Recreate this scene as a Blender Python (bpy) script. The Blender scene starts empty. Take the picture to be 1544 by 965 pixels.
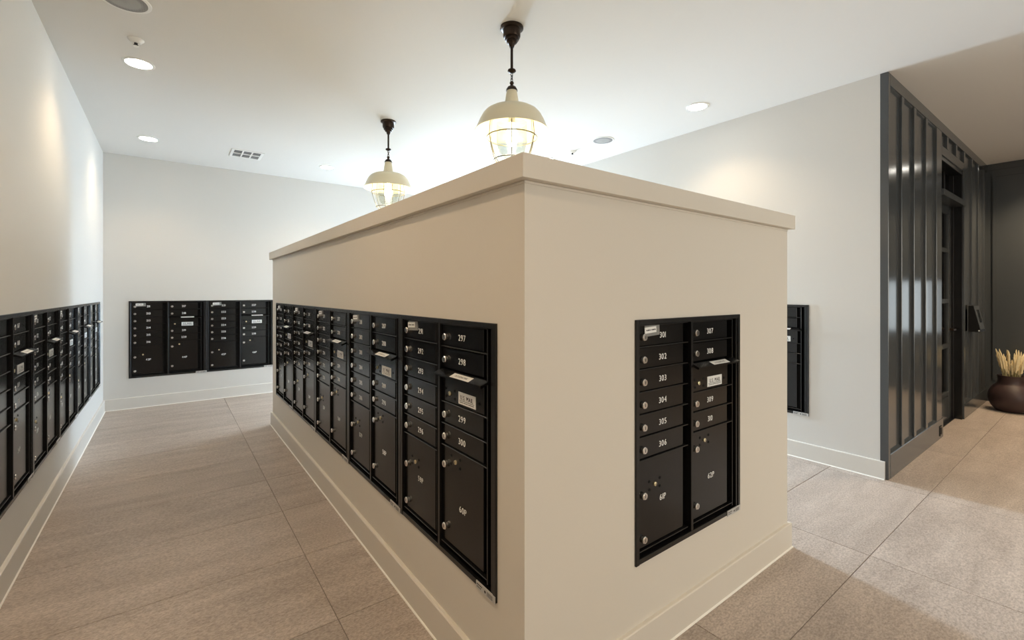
import bpy, math, random
from mathutils import Vector, Matrix
random.seed(7)
R = math.radians
PI = math.pi
scn = bpy.context.scene
col = scn.collection

# ------------------------------------------------------------------ camera
cam_d = bpy.data.cameras.new('camera')
cam = bpy.data.objects.new('camera', cam_d)
col.objects.link(cam)
cam_d.sensor_width = 36.0
cam_d.lens = 689.0 / 1544.0 * 36.0
cam_d.shift_y = -41.5 / 1544.0
cam_d.clip_start = 0.02
cam.location = (-0.8832, -1.1126, 1.41)
cam.rotation_euler = (R(90), 0, -math.atan2(0.6, 0.8))
scn.camera = cam

# ------------------------------------------------------------------ world, exposure
w = bpy.data.worlds.new('daylight')
scn.world = w
w.use_nodes = True
bg = w.node_tree.nodes['Background']
bg.inputs[0].default_value = (0.80, 0.90, 1.0, 1)
bg.inputs[1].default_value = 1.0
scn.view_settings.view_transform = 'Standard'
scn.view_settings.look = 'None'
scn.view_settings.gamma = 1.0
scn.view_settings.use_curve_mapping = False
scn.view_settings.exposure = 0.22
scn.cycles.max_bounces = 10
scn.cycles.diffuse_bounces = 6
scn.cycles.sample_clamp_indirect = 6.0

# light levels (watts)
FILL_FAR = 1500.0         # added light at an unseen far door, standing in for a hidden flash
FILL_SIDE = 135.0         # added light at an unseen side window, for the left floor streak
FILL_LOBBY = 98.0         # added warm fill behind the camera for the island front
DAY_END = 1.7           # window in the lobby end wall
SPOT = 42.0              # recessed lights
SPOT_LOBBY = 235.0
PENDANT = 16.0
COOLCOL = (0.59, 0.765, 1.0)
WARM = (1.0, 0.80, 0.56)
WARM2 = (1.0, 0.76, 0.49)


def area(name, loc, rot, sx, sy, power, colr):
    d = bpy.data.lights.new(name, 'AREA')
    d.shape = 'RECTANGLE'
    d.size, d.size_y = sx, sy
    d.energy = power
    d.color = colr
    o = bpy.data.objects.new(name, d)
    o.location = loc
    o.rotation_euler = rot
    col.objects.link(o)
    return o


# added fill lights just outside the unseen far door, side window and lobby window
area('fill_far', (2.985, 7.40, 1.925), (R(-90), 0, 0), 0.80, 1.65, FILL_FAR, COOLCOL)
area('fill_side', (3.62, 5.28, 0.84), (R(90), 0, R(90)), 0.80, 0.84, FILL_SIDE, COOLCOL)
area('fill_lobby', (2.6, -4.78, 1.60), (R(90), 0, 0), 3.4, 2.0, FILL_LOBBY, (1.0, 0.90, 0.78))

area('daylight_end', (7.83, -1.15, 1.21), (R(90), 0, R(90)), 1.10, 0.72, DAY_END, (0.90, 0.94, 1.0))


# ------------------------------------------------------------------ materials
def mat(name, base, rough=0.5, metal=0.0, spec=0.5, bump=0.0, bscale=400.0, var=0.0, vscale=3.0,
        emit=None, estr=0.0):
    m = bpy.data.materials.new(name)
    m.use_nodes = True
    nt = m.node_tree
    b = nt.nodes['Principled BSDF']
    b.inputs['Base Color'].default_value = (*base, 1)
    b.inputs['Roughness'].default_value = rough
    b.inputs['Metallic'].default_value = metal
    b.inputs['Specular IOR Level'].default_value = spec
    if emit:
        b.inputs['Emission Color'].default_value = (*emit, 1)
        b.inputs['Emission Strength'].default_value = estr
    if bump > 0 or var > 0:
        g = nt.nodes.new('ShaderNodeNewGeometry')
    if bump > 0:
        n = nt.nodes.new('ShaderNodeTexNoise')
        n.inputs['Scale'].default_value = bscale
        n.inputs['Detail'].default_value = 2
        nt.links.new(g.outputs['Position'], n.inputs['Vector'])
        bp = nt.nodes.new('ShaderNodeBump')
        bp.inputs['Strength'].default_value = bump
        bp.inputs['Distance'].default_value = 0.001
        nt.links.new(n.outputs['Fac'], bp.inputs['Height'])
        nt.links.new(bp.outputs['Normal'], b.inputs['Normal'])
    if var > 0:
        n2 = nt.nodes.new('ShaderNodeTexNoise')
        n2.inputs['Scale'].default_value = vscale
        n2.inputs['Detail'].default_value = 4
        nt.links.new(g.outputs['Position'], n2.inputs['Vector'])
        mx = nt.nodes.new('ShaderNodeMix')
        mx.data_type = 'RGBA'
        mx.inputs[6].default_value = (*[c * (1 - var) for c in base], 1)
        mx.inputs[7].default_value = (*[min(1, c * (1 + var)) for c in base], 1)
        nt.links.new(n2.outputs['Fac'], mx.inputs[0])
        nt.links.new(mx.outputs[2], b.inputs['Base Color'])
    return m


def tile_mat():
    m = mat('floor_tile', (0.4, 0.35, 0.3), 0.42, spec=0.4)
    nt = m.node_tree
    b = nt.nodes['Principled BSDF']
    L = nt.links.new
    g = nt.nodes.new('ShaderNodeNewGeometry')
    oi = nt.nodes.new('ShaderNodeObjectInfo')
    mul = nt.nodes.new('ShaderNodeMath'); mul.operation = 'MULTIPLY'; mul.inputs[1].default_value = 37.0
    L(oi.outputs['Random'], mul.inputs[0])
    cx = nt.nodes.new('ShaderNodeCombineXYZ'); L(mul.outputs[0], cx.inputs[2])
    add = nt.nodes.new('ShaderNodeVectorMath'); add.operation = 'ADD'
    L(g.outputs['Position'], add.inputs[0]); L(cx.outputs[0], add.inputs[1])
    # broad streaks along the long side of a tile
    mp = nt.nodes.new('ShaderNodeMapping'); mp.inputs['Scale'].default_value = (1.2, 5.5, 1.0)
    mp.inputs['Rotation'].default_value = (0, 0, R(6))
    L(add.outputs[0], mp.inputs['Vector'])
    n1 = nt.nodes.new('ShaderNodeTexNoise'); n1.inputs['Scale'].default_value = 1.4
    n1.inputs['Detail'].default_value = 7; n1.inputs['Roughness'].default_value = 0.62
    n1.inputs['Distortion'].default_value = 0.4
    L(mp.outputs[0], n1.inputs['Vector'])
    r1 = nt.nodes.new('ShaderNodeValToRGB')
    e = r1.color_ramp.elements
    e[0].position = 0.22; e[0].color = (0.34, 0.288, 0.25, 1)
    e[1].position = 0.80; e[1].color = (0.535, 0.47, 0.422, 1)
    L(n1.outputs['Fac'], r1.inputs['Fac'])
    # fine speckle
    mp2 = nt.nodes.new('ShaderNodeMapping'); mp2.inputs['Scale'].default_value = (60, 110, 60)
    L(add.outputs[0], mp2.inputs['Vector'])
    n2 = nt.nodes.new('ShaderNodeTexNoise'); n2.inputs['Scale'].default_value = 1.2; n2.inputs['Detail'].default_value = 5
    n2.inputs['Roughness'].default_value = 0.7
    L(mp2.outputs[0], n2.inputs['Vector'])
    r2 = nt.nodes.new('ShaderNodeValToRGB')
    e = r2.color_ramp.elements
    e[0].position = 0.34; e[0].color = (0.66, 0.64, 0.62, 1)
    e[1].position = 0.66; e[1].color = (1.22, 1.2, 1.18, 1)
    L(n2.outputs['Fac'], r2.inputs['Fac'])
    mx = nt.nodes.new('ShaderNodeMix'); mx.data_type = 'RGBA'; mx.blend_type = 'MULTIPLY'
    mx.inputs[0].default_value = 1.0
    L(r1.outputs[0], mx.inputs[6]); L(r2.outputs[0], mx.inputs[7])
    hs = nt.nodes.new('ShaderNodeHueSaturation')
    mr = nt.nodes.new('ShaderNodeMapRange'); mr.inputs[3].default_value = 0.92; mr.inputs[4].default_value = 1.08
    L(oi.outputs['Random'], mr.inputs[0]); L(mr.outputs[0], hs.inputs['Value'])
    L(mx.outputs[2], hs.inputs['Color']); L(hs.outputs[0], b.inputs['Base Color'])
    bp = nt.nodes.new('ShaderNodeBump'); bp.inputs['Strength'].default_value = 0.25; bp.inputs['Distance'].default_value = 0.0015
    L(n2.outputs['Fac'], bp.inputs['Height']); L(bp.outputs['Normal'], b.inputs['Normal'])
    return m


def glass_mat(name, tint, gloss=0.10, rough=0.02):
    """thin glazing: see-through with a fresnel sheen"""
    m = bpy.data.materials.new(name)
    m.use_nodes = True
    nt = m.node_tree
    for n in list(nt.nodes):
        nt.nodes.remove(n)
    out = nt.nodes.new('ShaderNodeOutputMaterial')
    tr = nt.nodes.new('ShaderNodeBsdfTransparent'); tr.inputs[0].default_value = (*tint, 1)
    gl = nt.nodes.new('ShaderNodeBsdfGlossy'); gl.inputs['Roughness'].default_value = rough
    lw = nt.nodes.new('ShaderNodeLayerWeight'); lw.inputs['Blend'].default_value = 0.5
    pw_ = nt.nodes.new('ShaderNodeMath'); pw_.operation = 'POWER'; pw_.inputs[1].default_value = 4.0
    fr = nt.nodes.new('ShaderNodeMath'); fr.operation = 'MULTIPLY_ADD'; fr.inputs[1].default_value = 0.75; fr.inputs[2].default_value = 0.05
    nt.links.new(lw.outputs['Facing'], pw_.inputs[0]); nt.links.new(pw_.outputs[0], fr.inputs[0])
    mx = nt.nodes.new('ShaderNodeMixShader')
    nt.links.new(fr.outputs[0], mx.inputs[0])
    nt.links.new(tr.outputs[0], mx.inputs[1]); nt.links.new(gl.outputs[0], mx.inputs[2])
    nt.links.new(mx.outputs[0], out.inputs[0])
    return m


def grille_mat():
    """perforated speaker grille"""
    m = mat('speaker_grille', (0.3, 0.29, 0.28), 0.5)
    nt = m.node_tree
    b = nt.nodes['Principled BSDF']
    tc = nt.nodes.new('ShaderNodeTexCoord')
    v = nt.nodes.new('ShaderNodeTexVoronoi'); v.inputs['Scale'].default_value = 190
    v.inputs['Randomness'].default_value = 0.0
    nt.links.new(tc.outputs['Object'], v.inputs['Vector'])
    r = nt.nodes.new('ShaderNodeValToRGB')
    r.color_ramp.elements[0].position = 0.32; r.color_ramp.elements[0].color = (0.04, 0.04, 0.04, 1)
    r.color_ramp.elements[1].position = 0.40; r.color_ramp.elements[1].color = (0.34, 0.33, 0.32, 1)
    nt.links.new(v.outputs['Distance'], r.inputs['Fac'])
    nt.links.new(r.outputs[0], b.inputs['Base Color'])
    return m


M = dict(
    wall=mat('wall_paint', (0.65, 0.635, 0.605), 0.7, spec=0.25, bump=0.12, bscale=260),
    ceil=mat('ceiling_paint', (0.71, 0.69, 0.655), 0.8, spec=0.2, bump=0.1, bscale=220),
    island=mat('island_paint_lightened', (0.70, 0.655, 0.585), 0.7, spec=0.25, bump=0.12, bscale=260),  # wall paint lightened to make up for light missing on the island
    trim=mat('trim_paint', (0.68, 0.655, 0.61), 0.38, spec=0.45),
    islandtrim=mat('island_trim_lightened', (0.71, 0.665, 0.595), 0.38, spec=0.45),  # follows the lightened island colour
    louvre=mat('louvre_shaded_grey', (0.30, 0.30, 0.29), 0.5),  # greyed so the vent openings read as shaded
    caulk=mat('caulk_bead', (0.86, 0.84, 0.78), 0.4),
    dark=mat('dark_wall_paint', (0.050, 0.055, 0.058), 0.17, spec=0.75, bump=0.05, bscale=60),
    black=mat('black_powder_coat', (0.0055, 0.0055, 0.006), 0.20, spec=0.45, bump=0.05, bscale=900),
    blackgap=mat('black_recess', (0.004, 0.004, 0.004), 0.7, spec=0.2),
    blackedge=mat('black_anodised_edge', (0.008, 0.008, 0.0085), 0.27, spec=0.5),
    chrome=mat('chrome_lock', (0.80, 0.79, 0.76), 0.22, metal=1.0),
    brass=mat('brass_lock', (0.82, 0.71, 0.46), 0.3, metal=1.0),
    white=mat('white_ink', (0.86, 0.86, 0.84), 0.6),
    paper=mat('white_label', (0.84, 0.84, 0.82), 0.5),
    ink=mat('black_ink', (0.02, 0.02, 0.02), 0.6),
    holder=mat('label_holder_plastic', (0.26, 0.26, 0.25), 0.25, spec=0.6),
    plate=mat('aluminium_label', (0.55, 0.55, 0.54), 0.35, metal=0.3),
    tile=tile_mat(),
    grout=mat('grout', (0.20, 0.17, 0.145), 0.9),
    bronze=mat('dark_bronze', (0.035, 0.022, 0.015), 0.35, metal=0.75, spec=0.5),
    enamel=mat('cream_enamel', (0.80, 0.74, 0.55), 0.3, spec=0.5),
    cage=mat('cream_wire', (0.17, 0.155, 0.10), 0.35, metal=0.4),
    glass=glass_mat('clear_glass', (0.94, 0.95, 0.93)),
    frost=glass_mat('prismatic_glass', (0.82, 0.84, 0.82), rough=0.15),
    bulb=mat('lit_bulb', (1, 1, 1), 0.4, emit=(1.0, 0.93, 0.80), estr=10.0),
    lens=mat('lit_lens', (1, 1, 1), 0.4, emit=(1.0, 0.95, 0.86), estr=24.0),
    plastic=mat('white_plastic', (0.80, 0.79, 0.76), 0.4),
    grille=grille_mat(),
    dark_fill=mat('dark_fill_grey', (0.035, 0.035, 0.035), 0.9),  # stands for shade inside the vent; also colours the sprinkler nozzle
    pot=mat('dark_glazed_clay', (0.034, 0.016, 0.015), 0.5, spec=0.5, var=0.4, vscale=9),
    straw=mat('dried_grass', (0.72, 0.60, 0.36), 0.8, var=0.25, vscale=40),
    stalk=mat('grass_stalk', (0.42, 0.36, 0.18), 0.8),
    darkglass=glass_mat('dark_glass', (0.35, 0.38, 0.40)),
)


# ------------------------------------------------------------------ mesh helpers
class MB:
    def __init__(self):
        self.v, self.f, self.m, self.s = [], [], [], []

    def add(self, vs, fs, mi=0, smooth=False):
        o = len(self.v)
        self.v += [tuple(p) for p in vs]
        for f in fs:
            self.f.append(tuple(i + o for i in f)); self.m.append(mi); self.s.append(smooth)

    def box(self, x0, x1, y0, y1, z0, z1, mi=0):
        if x0 > x1: x0, x1 = x1, x0
        if y0 > y1: y0, y1 = y1, y0
        if z0 > z1: z0, z1 = z1, z0
        v = [(x0, y0, z0), (x1, y0, z0), (x1, y1, z0), (x0, y1, z0), (x0, y0, z1), (x1, y0, z1), (x1, y1, z1), (x0, y1, z1)]
        self.add(v, [(0, 3, 2, 1), (4, 5, 6, 7), (0, 1, 5, 4), (1, 2, 6, 5), (2, 3, 7, 6), (3, 0, 4, 7)], mi)

    def cbox(self, x0, x1, y0, y1, z0, z1, c, mi=0):
        """box whose front (y0, the viewer's side) edges are chamfered"""
        v = [(x0 + c, y0, z0 + c), (x1 - c, y0, z0 + c), (x1 - c, y0, z1 - c), (x0 + c, y0, z1 - c),
             (x0, y0 + c, z0), (x1, y0 + c, z0), (x1, y0 + c, z1), (x0, y0 + c, z1),
             (x0, y1, z0), (x1, y1, z0), (x1, y1, z1), (x0, y1, z1)]
        f = [(0, 1, 2, 3), (8, 11, 10, 9)]
        for k in range(4):
            n = (k + 1) % 4
            f.append((4 + k, 4 + n, n, k)); f.append((8 + k, 8 + n, 4 + n, 4 + k))
        self.add(v, f, mi)

    def prism(self, pts, axis, a0, a1, mi=0):
        """extrude a polygon given in the other two axes (order x,y,z without axis)"""
        def P(p, t):
            q = list(p); q.insert(axis, t); return tuple(q)
        n = len(pts)
        v = [P(p, a0) for p in pts] + [P(p, a1) for p in pts]
        f = [tuple(range(n))[::-1], tuple(range(n, 2 * n))]
        f += [(i, (i + 1) % n, n + (i + 1) % n, n + i) for i in range(n)]
        self.add(v, f, mi)

    def lathe(self, prof, n=32, mi=0, c=(0, 0, 0), axis='z', caps=True, smooth=True):
        v, f = [], []
        for r, h in prof:
            for k in range(n):
                t = 2 * PI * k / n
                a, b = r * math.cos(t), r * math.sin(t)
                p = (a, b, h) if axis == 'z' else ((a, h, b) if axis == 'y' else (h, a, b))
                v.append((p[0] + c[0], p[1] + c[1], p[2] + c[2]))
        for j in range(len(prof) - 1):
            for k in range(n):
                k2 = (k + 1) % n
                f.append((j * n + k, j * n + k2, (j + 1) * n + k2, (j + 1) * n + k))
        self.add(v, f, mi, smooth)
        if caps:
            o = len(self.v) - len(v)
            for j in (0, len(prof) - 1):
                if prof[j][0] > 1e-5:
                    self.f.append(tuple(o + j * n + k for k in range(n))); self.m.append(mi); self.s.append(False)

    def tube(self, pts, r, n=8, mi=0, closed=False, taper=None):
        pts = [Vector(p) for p in pts]
        N = len(pts)
        v, f = [], []
        up = None
        for i, p in enumerate(pts):
            if closed:
                d = (pts[(i + 1) % N] - pts[i - 1]).normalized()
            else:
                d = (pts[min(i + 1, N - 1)] - pts[max(i - 1, 0)]).normalized()
            if up is None:
                up = Vector((0, 0, 1)) if abs(d.z) < 0.9 else Vector((1, 0, 0))
            s = d.cross(up).normalized(); up = s.cross(d).normalized()
            rr = r if taper is None else taper[i]
            for k in range(n):
                t = 2 * PI * k / n
                v.append(p + rr * (math.cos(t) * s + math.sin(t) * up))
        for i in range(N if closed else N - 1):
            j = (i + 1) % N
            for k in range(n):
                k2 = (k + 1) % n
                f.append((i * n + k, i * n + k2, j * n + k2, j * n + k))
        self.add(v, f, mi, True)
        if not closed:
            o = len(self.v) - len(v)
            self.f.append(tuple(o + k for k in range(n))[::-1]); self.m.append(mi); self.s.append(False)
            self.f.append(tuple(o + (N - 1) * n + k for k in range(n))); self.m.append(mi); self.s.append(False)

    def mesh(self, name, mats, fix=True):
        me = bpy.data.meshes.new(name)
        me.from_pydata(self.v, [], self.f)
        me.polygons.foreach_set('material_index', self.m)
        me.polygons.foreach_set('use_smooth', self.s)
        for m in (mats if isinstance(mats, (list, tuple)) else [mats]):
            me.materials.append(m)
        if fix:
            import bmesh
            bm = bmesh.new(); bm.from_mesh(me)
            bmesh.ops.recalc_face_normals(bm, faces=bm.faces)
            bm.to_mesh(me); bm.free()
        if any(self.s):
            me.set_sharp_from_angle(angle=R(38))
        me.update()
        return me

    def build(self, name, mats, parent=None, loc=(0, 0, 0), rotz=0.0, fix=True):
        return link(name, self.mesh(name, mats, fix), parent, loc, rotz)


def link(name, me, parent=None, loc=(0, 0, 0), rotz=0.0):
    o = bpy.data.objects.new(name, me)
    col.objects.link(o)
    o.location = loc
    if rotz:
        o.rotation_euler = (0, 0, rotz)
    if parent:
        o.parent = parent
    return o


def tag(o, label, cat=None, group=None, kind=None):
    o['label'] = label
    if cat: o['category'] = cat
    if group: o['group'] = group
    if kind: o['kind'] = kind
    return o


def thing(name, label, cat, loc=(0, 0, 0), rotz=0.0, group=None, kind=None):
    o = link(name, None, None, loc, rotz)
    o.empty_display_size = 0.1
    return tag(o, label, cat, group, kind)


def slab(mb, us, zs, holes, depth, P, mi=0):
    """wall slab with rectangular openings. us/zs sorted cuts, holes = set of (iu, iz) cells left open,
    P(u, d, z) -> world point, d = 0 front .. depth back"""
    nu, nz = len(us) - 1, len(zs) - 1
    solid = lambda i, j: 0 <= i < nu and 0 <= j < nz and (i, j) not in holes
    for i in range(nu):
        for j in range(nz):
            if not solid(i, j):
                continue
            u0, u1, z0, z1 = us[i], us[i + 1], zs[j], zs[j + 1]
            q = lambda u, d, z: P(u, d, z)
            mb.add([q(u0, 0, z0), q(u1, 0, z0), q(u1, 0, z1), q(u0, 0, z1)], [(0, 1, 2, 3)], mi)
            mb.add([q(u0, depth, z0), q(u1, depth, z0), q(u1, depth, z1), q(u0, depth, z1)], [(3, 2, 1, 0)], mi)
            if not solid(i - 1, j): mb.add([q(u0, 0, z0), q(u0, depth, z0), q(u0, depth, z1), q(u0, 0, z1)], [(0, 1, 2, 3)], mi)
            if not solid(i + 1, j): mb.add([q(u1, 0, z0), q(u1, depth, z0), q(u1, depth, z1), q(u1, 0, z1)], [(3, 2, 1, 0)], mi)
            if not solid(i, j - 1): mb.add([q(u0, 0, z0), q(u1, 0, z0), q(u1, depth, z0), q(u0, depth, z0)], [(3, 2, 1, 0)], mi)
            if not solid(i, j + 1): mb.add([q(u0, 0, z1), q(u1, 0, z1), q(u1, depth, z1), q(u0, depth, z1)], [(0, 1, 2, 3)], mi)


def wall(name, label, umin, umax, opens, depth, P, material, H=3.07):
    us = sorted({umin, umax, *[o[0] for o in opens], *[o[1] for o in opens]})
    zs = sorted({0.0, H, *[o[2] for o in opens], *[o[3] for o in opens]})
    holes = set()
    for i in range(len(us) - 1):
        for j in range(len(zs) - 1):
            uc, zc = (us[i] + us[i + 1]) / 2, (zs[j] + zs[j + 1]) / 2
            if any(o[0] < uc < o[1] and o[2] < zc < o[3] for o in opens):
                holes.add((i, j))
    mb = MB()
    slab(mb, us, zs, holes, depth, P)
    import bmesh
    me = mb.mesh(name, material, fix=False)
    bm = bmesh.new(); bm.from_mesh(me)
    bmesh.ops.remove_doubles(bm, verts=bm.verts, dist=1e-5)
    bmesh.ops.recalc_face_normals(bm, faces=bm.faces)
    bm.to_mesh(me); bm.free()
    o = link(name, me)
    return tag(o, label, 'wall', kind='structure')


# ------------------------------------------------------------------ dimensions of the place (x = across, y = along the aisles)
XL, XR, XE = -1.51, 3.435, 7.65       # left wall, right wall, lobby end wall
YF, YB = 6.11, -4.6                   # far wall, lobby back wall
HC = 3.07                             # ceiling
IW, IL = 1.86, 4.32                   # mailbox island
UW, UH, UZ, PITCH = 0.788, 0.94, 0.365, 0.79
DF, DP = -0.065, -0.046                # dark wall: batten face, recessed panel

# ------------------------------------------------------------------ floor: a bed and every tile
fl = MB()
fl.box(XL - 0.15, XE + 0.15, YB - 0.15, YF + 0.15, -0.12, -0.010)
fl.box(XL, XE, YB, 0.03, -0.010, -0.0035)
fl.box(XL, XR, 0.03, YF, -0.010, -0.0035)
floor = fl.build('floor', M['grout'])
tag(floor, 'large greige stone look tile floor running through aisles and lobby', 'floor', kind='structure')
ty = [-4.575 + 0.61 * k for k in range(19)]
tx = [-0.30 + 1.21 * k for k in range(-2, 8)]
J = 0.0016
for i in range(len(tx) - 1):
    for j in range(len(ty) - 1):
        x0, x1, y0, y1 = tx[i] + J, tx[i + 1] - J, ty[j] + J, ty[j + 1] - J
        x0 = max(x0, XL + 0.001); y0 = max(y0, YB + 0.001); y1 = min(y1, YF - 0.001)
        xlim = XE - 0.001
        if y0 > 0.2: xlim = XR - 0.001
        x1 = min(x1, xlim)
        if (y0 + y1) / 2 < 0.3 and y1 > 0.03 and x0 > XR: y1 = 0.03
        if x1 - x0 < 0.02 or y1 - y0 < 0.02: continue
        if x0 > 0.1 and x1 < IW - 0.1 and y0 > 0.1 and y1 < IL - 0.1: continue
        t = MB()
        c = 0.0012
        v = [(x0, y0, -0.009), (x1, y0, -0.009), (x1, y1, -0.009), (x0, y1, -0.009),
             (x0, y0, -c), (x1, y0, -c), (x1, y1, -c), (x0, y1, -c),
             (x0 + c, y0 + c, 0), (x1 - c, y0 + c, 0), (x1 - c, y1 - c, 0), (x0 + c, y1 - c, 0)]
        f = [(0, 3, 2, 1), (8, 9, 10, 11)]
        for k in range(4):
            n = (k + 1) % 4
            f.append((k, n, 4 + n, 4 + k)); f.append((4 + k, 4 + n, 8 + n, 8 + k))
        t.add(v, f)
        t.build('tile', M['tile'], floor, fix=False)

cl = MB()
cl.box(XL - 0.15, XE + 0.15, YB - 0.15, YF + 0.15, HC, HC + 0.12)
tag(cl.build('ceiling', M['ceil']), 'smooth off-white painted ceiling over mail room and lobby', 'ceiling', kind='structure')

# ------------------------------------------------------------------ walls
g = 0.004
OZ0, OZ1 = UZ + g, UZ + UH - g
LW0, LW1 = 5.77 - 5 * PITCH, 5.77
FW0, FW1 = -1.277, -1.277 + 2 * PITCH
RW0, RW1 = 0.467, 0.467 + PITCH
wall('wall_left', 'plain off-white wall on the left with mailboxes set into it', YB, YF + 0.15,
     [(LW0 + g, LW1 - g, OZ0, OZ1)], 0.15, lambda u, d, z: (XL - d, u, z), M['wall'], HC)
wall('wall_far', 'off-white far wall behind the island with two mailbox units', XL, XR,
     [(FW0 + g, FW1 - g, OZ0, OZ1), (2.55, XR - 0.0, 0.0, 2.20)], 0.15, lambda u, d, z: (u, YF + d, z), M['wall'], HC)  # doorway and low header added to limit far light on the ceiling
wall('wall_right', 'off-white right wall beside the dark panelled entry', -0.014, YF + 0.15,
     [(RW0 + g, RW1 - g, OZ0, OZ1), (4.86, 5.70, 0.36, 1.32)], 0.045, lambda u, d, z: (XR + d, u, z), M['wall'], HC)
wall('wall_back', 'off-white lobby wall behind the camera', XL, XE,
     [(0.9, 4.3, 0.60, 2.60)], 0.15, lambda u, d, z: (u, YB - d, z), M['wall'], HC)

# island: four faces and a hollow middle
isl = MB()
T = 0.12
IH = 1.76
FU0, FU1 = 0.536, 0.536 + UW
LU0, LU1 = 0.147, 0.147 + 5 * PITCH - 0.002


def add_face(umin, umax, opens, P):
    us = sorted({umin, umax, *[o[0] for o in opens], *[o[1] for o in opens]})
    zs = sorted({0.0, IH, *[o[2] for o in opens], *[o[3] for o in opens]})
    holes = set()
    for i in range(len(us) - 1):
        for j in range(len(zs) - 1):
            uc, zc = (us[i] + us[i + 1]) / 2, (zs[j] + zs[j + 1]) / 2
            if any(o[0] < uc < o[1] and o[2] < zc < o[3] for o in opens):
                holes.add((i, j))
    slab(isl, us, zs, holes, T, P)


add_face(0, IW, [(FU0 + g, FU1 - g, OZ0, OZ1)], lambda u, d, z: (u, d, z))
add_face(T, IL - T, [(LU0 + g, LU1 - g, OZ0, OZ1)], lambda u, d, z: (d, u, z))
add_face(T, IL - T, [], lambda u, d, z: (IW - d, u, z))
add_face(0, IW, [], lambda u, d, z: (u, IL - d, z))
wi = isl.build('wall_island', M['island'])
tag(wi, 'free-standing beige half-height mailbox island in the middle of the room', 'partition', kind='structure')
cp = MB()
o_ = 0.03
cp.box(-o_, IW + o_, -o_, IL + o_, 1.76, 1.835)
cp.box(-0.003, IW + 0.003, -0.003, IL + 0.003, 1.750, 1.7595)
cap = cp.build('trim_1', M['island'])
bv = cap.modifiers.new('bevel', 'BEVEL'); bv.width = 0.002; bv.segments = 2
tag(cap, 'flat beige cap board overhanging the top of the island', 'trim', kind='structure')


def baseboard(name, label, P, u0, u1, e0=0.0, e1=0.0):
    """P(u, out, z); e0/e1 extend the ends to meet at outer corners"""
    mb = MB()
    h, t = 0.135, 0.018
    prof = [(0, 0), (t, 0), (t, h - 0.004), (t - 0.004, h), (0, h)]
    def ext(prof, mi):
        n = len(prof)
        mx = max(p[0] for p in prof)
        v = [P(u0 - e0 * p[0], p[0], p[1]) for p in prof] + [P(u1 + e1 * p[0], p[0], p[1]) for p in prof]
        f = [tuple(range(n)), tuple(range(2 * n - 1, n - 1, -1))] + [(i, (i + 1) % n, n + (i + 1) % n, n + i) for i in range(n)]
        mb.add(v, f, mi)
    ext(prof, 0)
    ext([(t, 0), (t + 0.006, 0), (t + 0.004, 0.004), (t, 0.006)], 1)
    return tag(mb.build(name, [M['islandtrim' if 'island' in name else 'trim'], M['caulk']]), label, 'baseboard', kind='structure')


baseboard('baseboard_left', 'off-white baseboard under the left wall mailboxes', lambda u, d, z: (XL + d, u, z), YB, YF - 0.02)
baseboard('baseboard_far', 'off-white baseboard along the far wall', lambda u, d, z: (u, YF - d, z), XL, 2.55)
baseboard('baseboard_right', 'off-white baseboard along the right wall', lambda u, d, z: (XR - d, u, z), -0.045, YF - 0.02)
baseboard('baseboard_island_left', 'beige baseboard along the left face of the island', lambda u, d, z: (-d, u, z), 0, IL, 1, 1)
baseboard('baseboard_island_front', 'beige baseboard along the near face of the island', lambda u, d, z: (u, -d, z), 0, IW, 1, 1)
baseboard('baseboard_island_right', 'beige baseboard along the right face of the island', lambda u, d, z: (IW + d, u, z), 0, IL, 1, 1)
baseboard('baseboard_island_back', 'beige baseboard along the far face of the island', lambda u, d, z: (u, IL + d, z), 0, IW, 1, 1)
baseboard('baseboard_back', 'off-white baseboard behind the camera', lambda u, d, z: (u, YB + d, z), XL + 0.02, XE - 0.05)

# ------------------------------------------------------------------ unseen glazing and passage added to carry the fill lights
YV = 7.30                             # unseen passage added to narrow the far light, ending in a glazed door
pw = MB()
pw.box(2.40, 2.55, YF + 0.1505, YV + 0.15, 0, HC)
pw.box(XR, XR + 0.15, YF + 0.1505, YV + 0.15, 0, HC)
pw.box(2.40, XR + 0.15, YF + 0.1505, YV + 0.15, HC, HC + 0.12)
pw.box(2.40, XR + 0.15, YF + 0.1505, YV + 0.15, -0.12, 0)
tag(pw.build('added_passage', M['wall']), 'off-white walls of an unseen passage added behind the island to narrow the light', 'wall', kind='structure')
dr = MB()
for x in (2.551, 3.375): dr.box(x, x + 0.059, YV - 0.02, YV + 0.06, 0, HC - 0.001)
for z0, z1 in ((0.0, 1.08), (2.78, HC - 0.001)): dr.box(2.61, 3.375, YV - 0.02, YV + 0.06, z0, z1)
d2 = dr.build('added_door_2', M['blackedge'])
tag(d2, 'unseen black framed glazed door added at the passage end for the far fill light', 'door', kind='structure')
p = MB(); p.box(2.61, 3.375, YV + 0.015, YV + 0.023, 1.08, 2.78); p.build('pane', M['glass'], d2)
p = MB(); p.tube([(2.66, YV - 0.02, 1.0), (2.66, YV - 0.07, 1.0), (2.66, YV - 0.07, 1.3), (2.66, YV - 0.02, 1.3)], 0.01, 8); p.build('handle', M['chrome'], d2)
wn = MB()
for y in (4.86, 5.65): wn.box(XR + 0.03, XR + 0.10, y, y + 0.05, 0.36, 1.32)
for z0, z1 in ((0.36, 0.41), (1.27, 1.32)): wn.box(XR + 0.03, XR + 0.10, 4.91, 5.65, z0, z1)
w1 = wn.build('added_window_1', M['blackedge'])
tag(w1, 'unseen black framed window added in the right wall near the far corner for fill light', 'window', kind='structure')
p = MB(); p.box(XR + 0.06, XR + 0.068, 4.91, 5.65, 0.41, 1.27); p.build('pane', M['glass'], w1)
wn = MB()
for x in (0.9, 2.57, 4.24): wn.box(x, x + 0.06, YB - 0.10, YB - 0.03, 0.60, 2.60)
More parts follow.
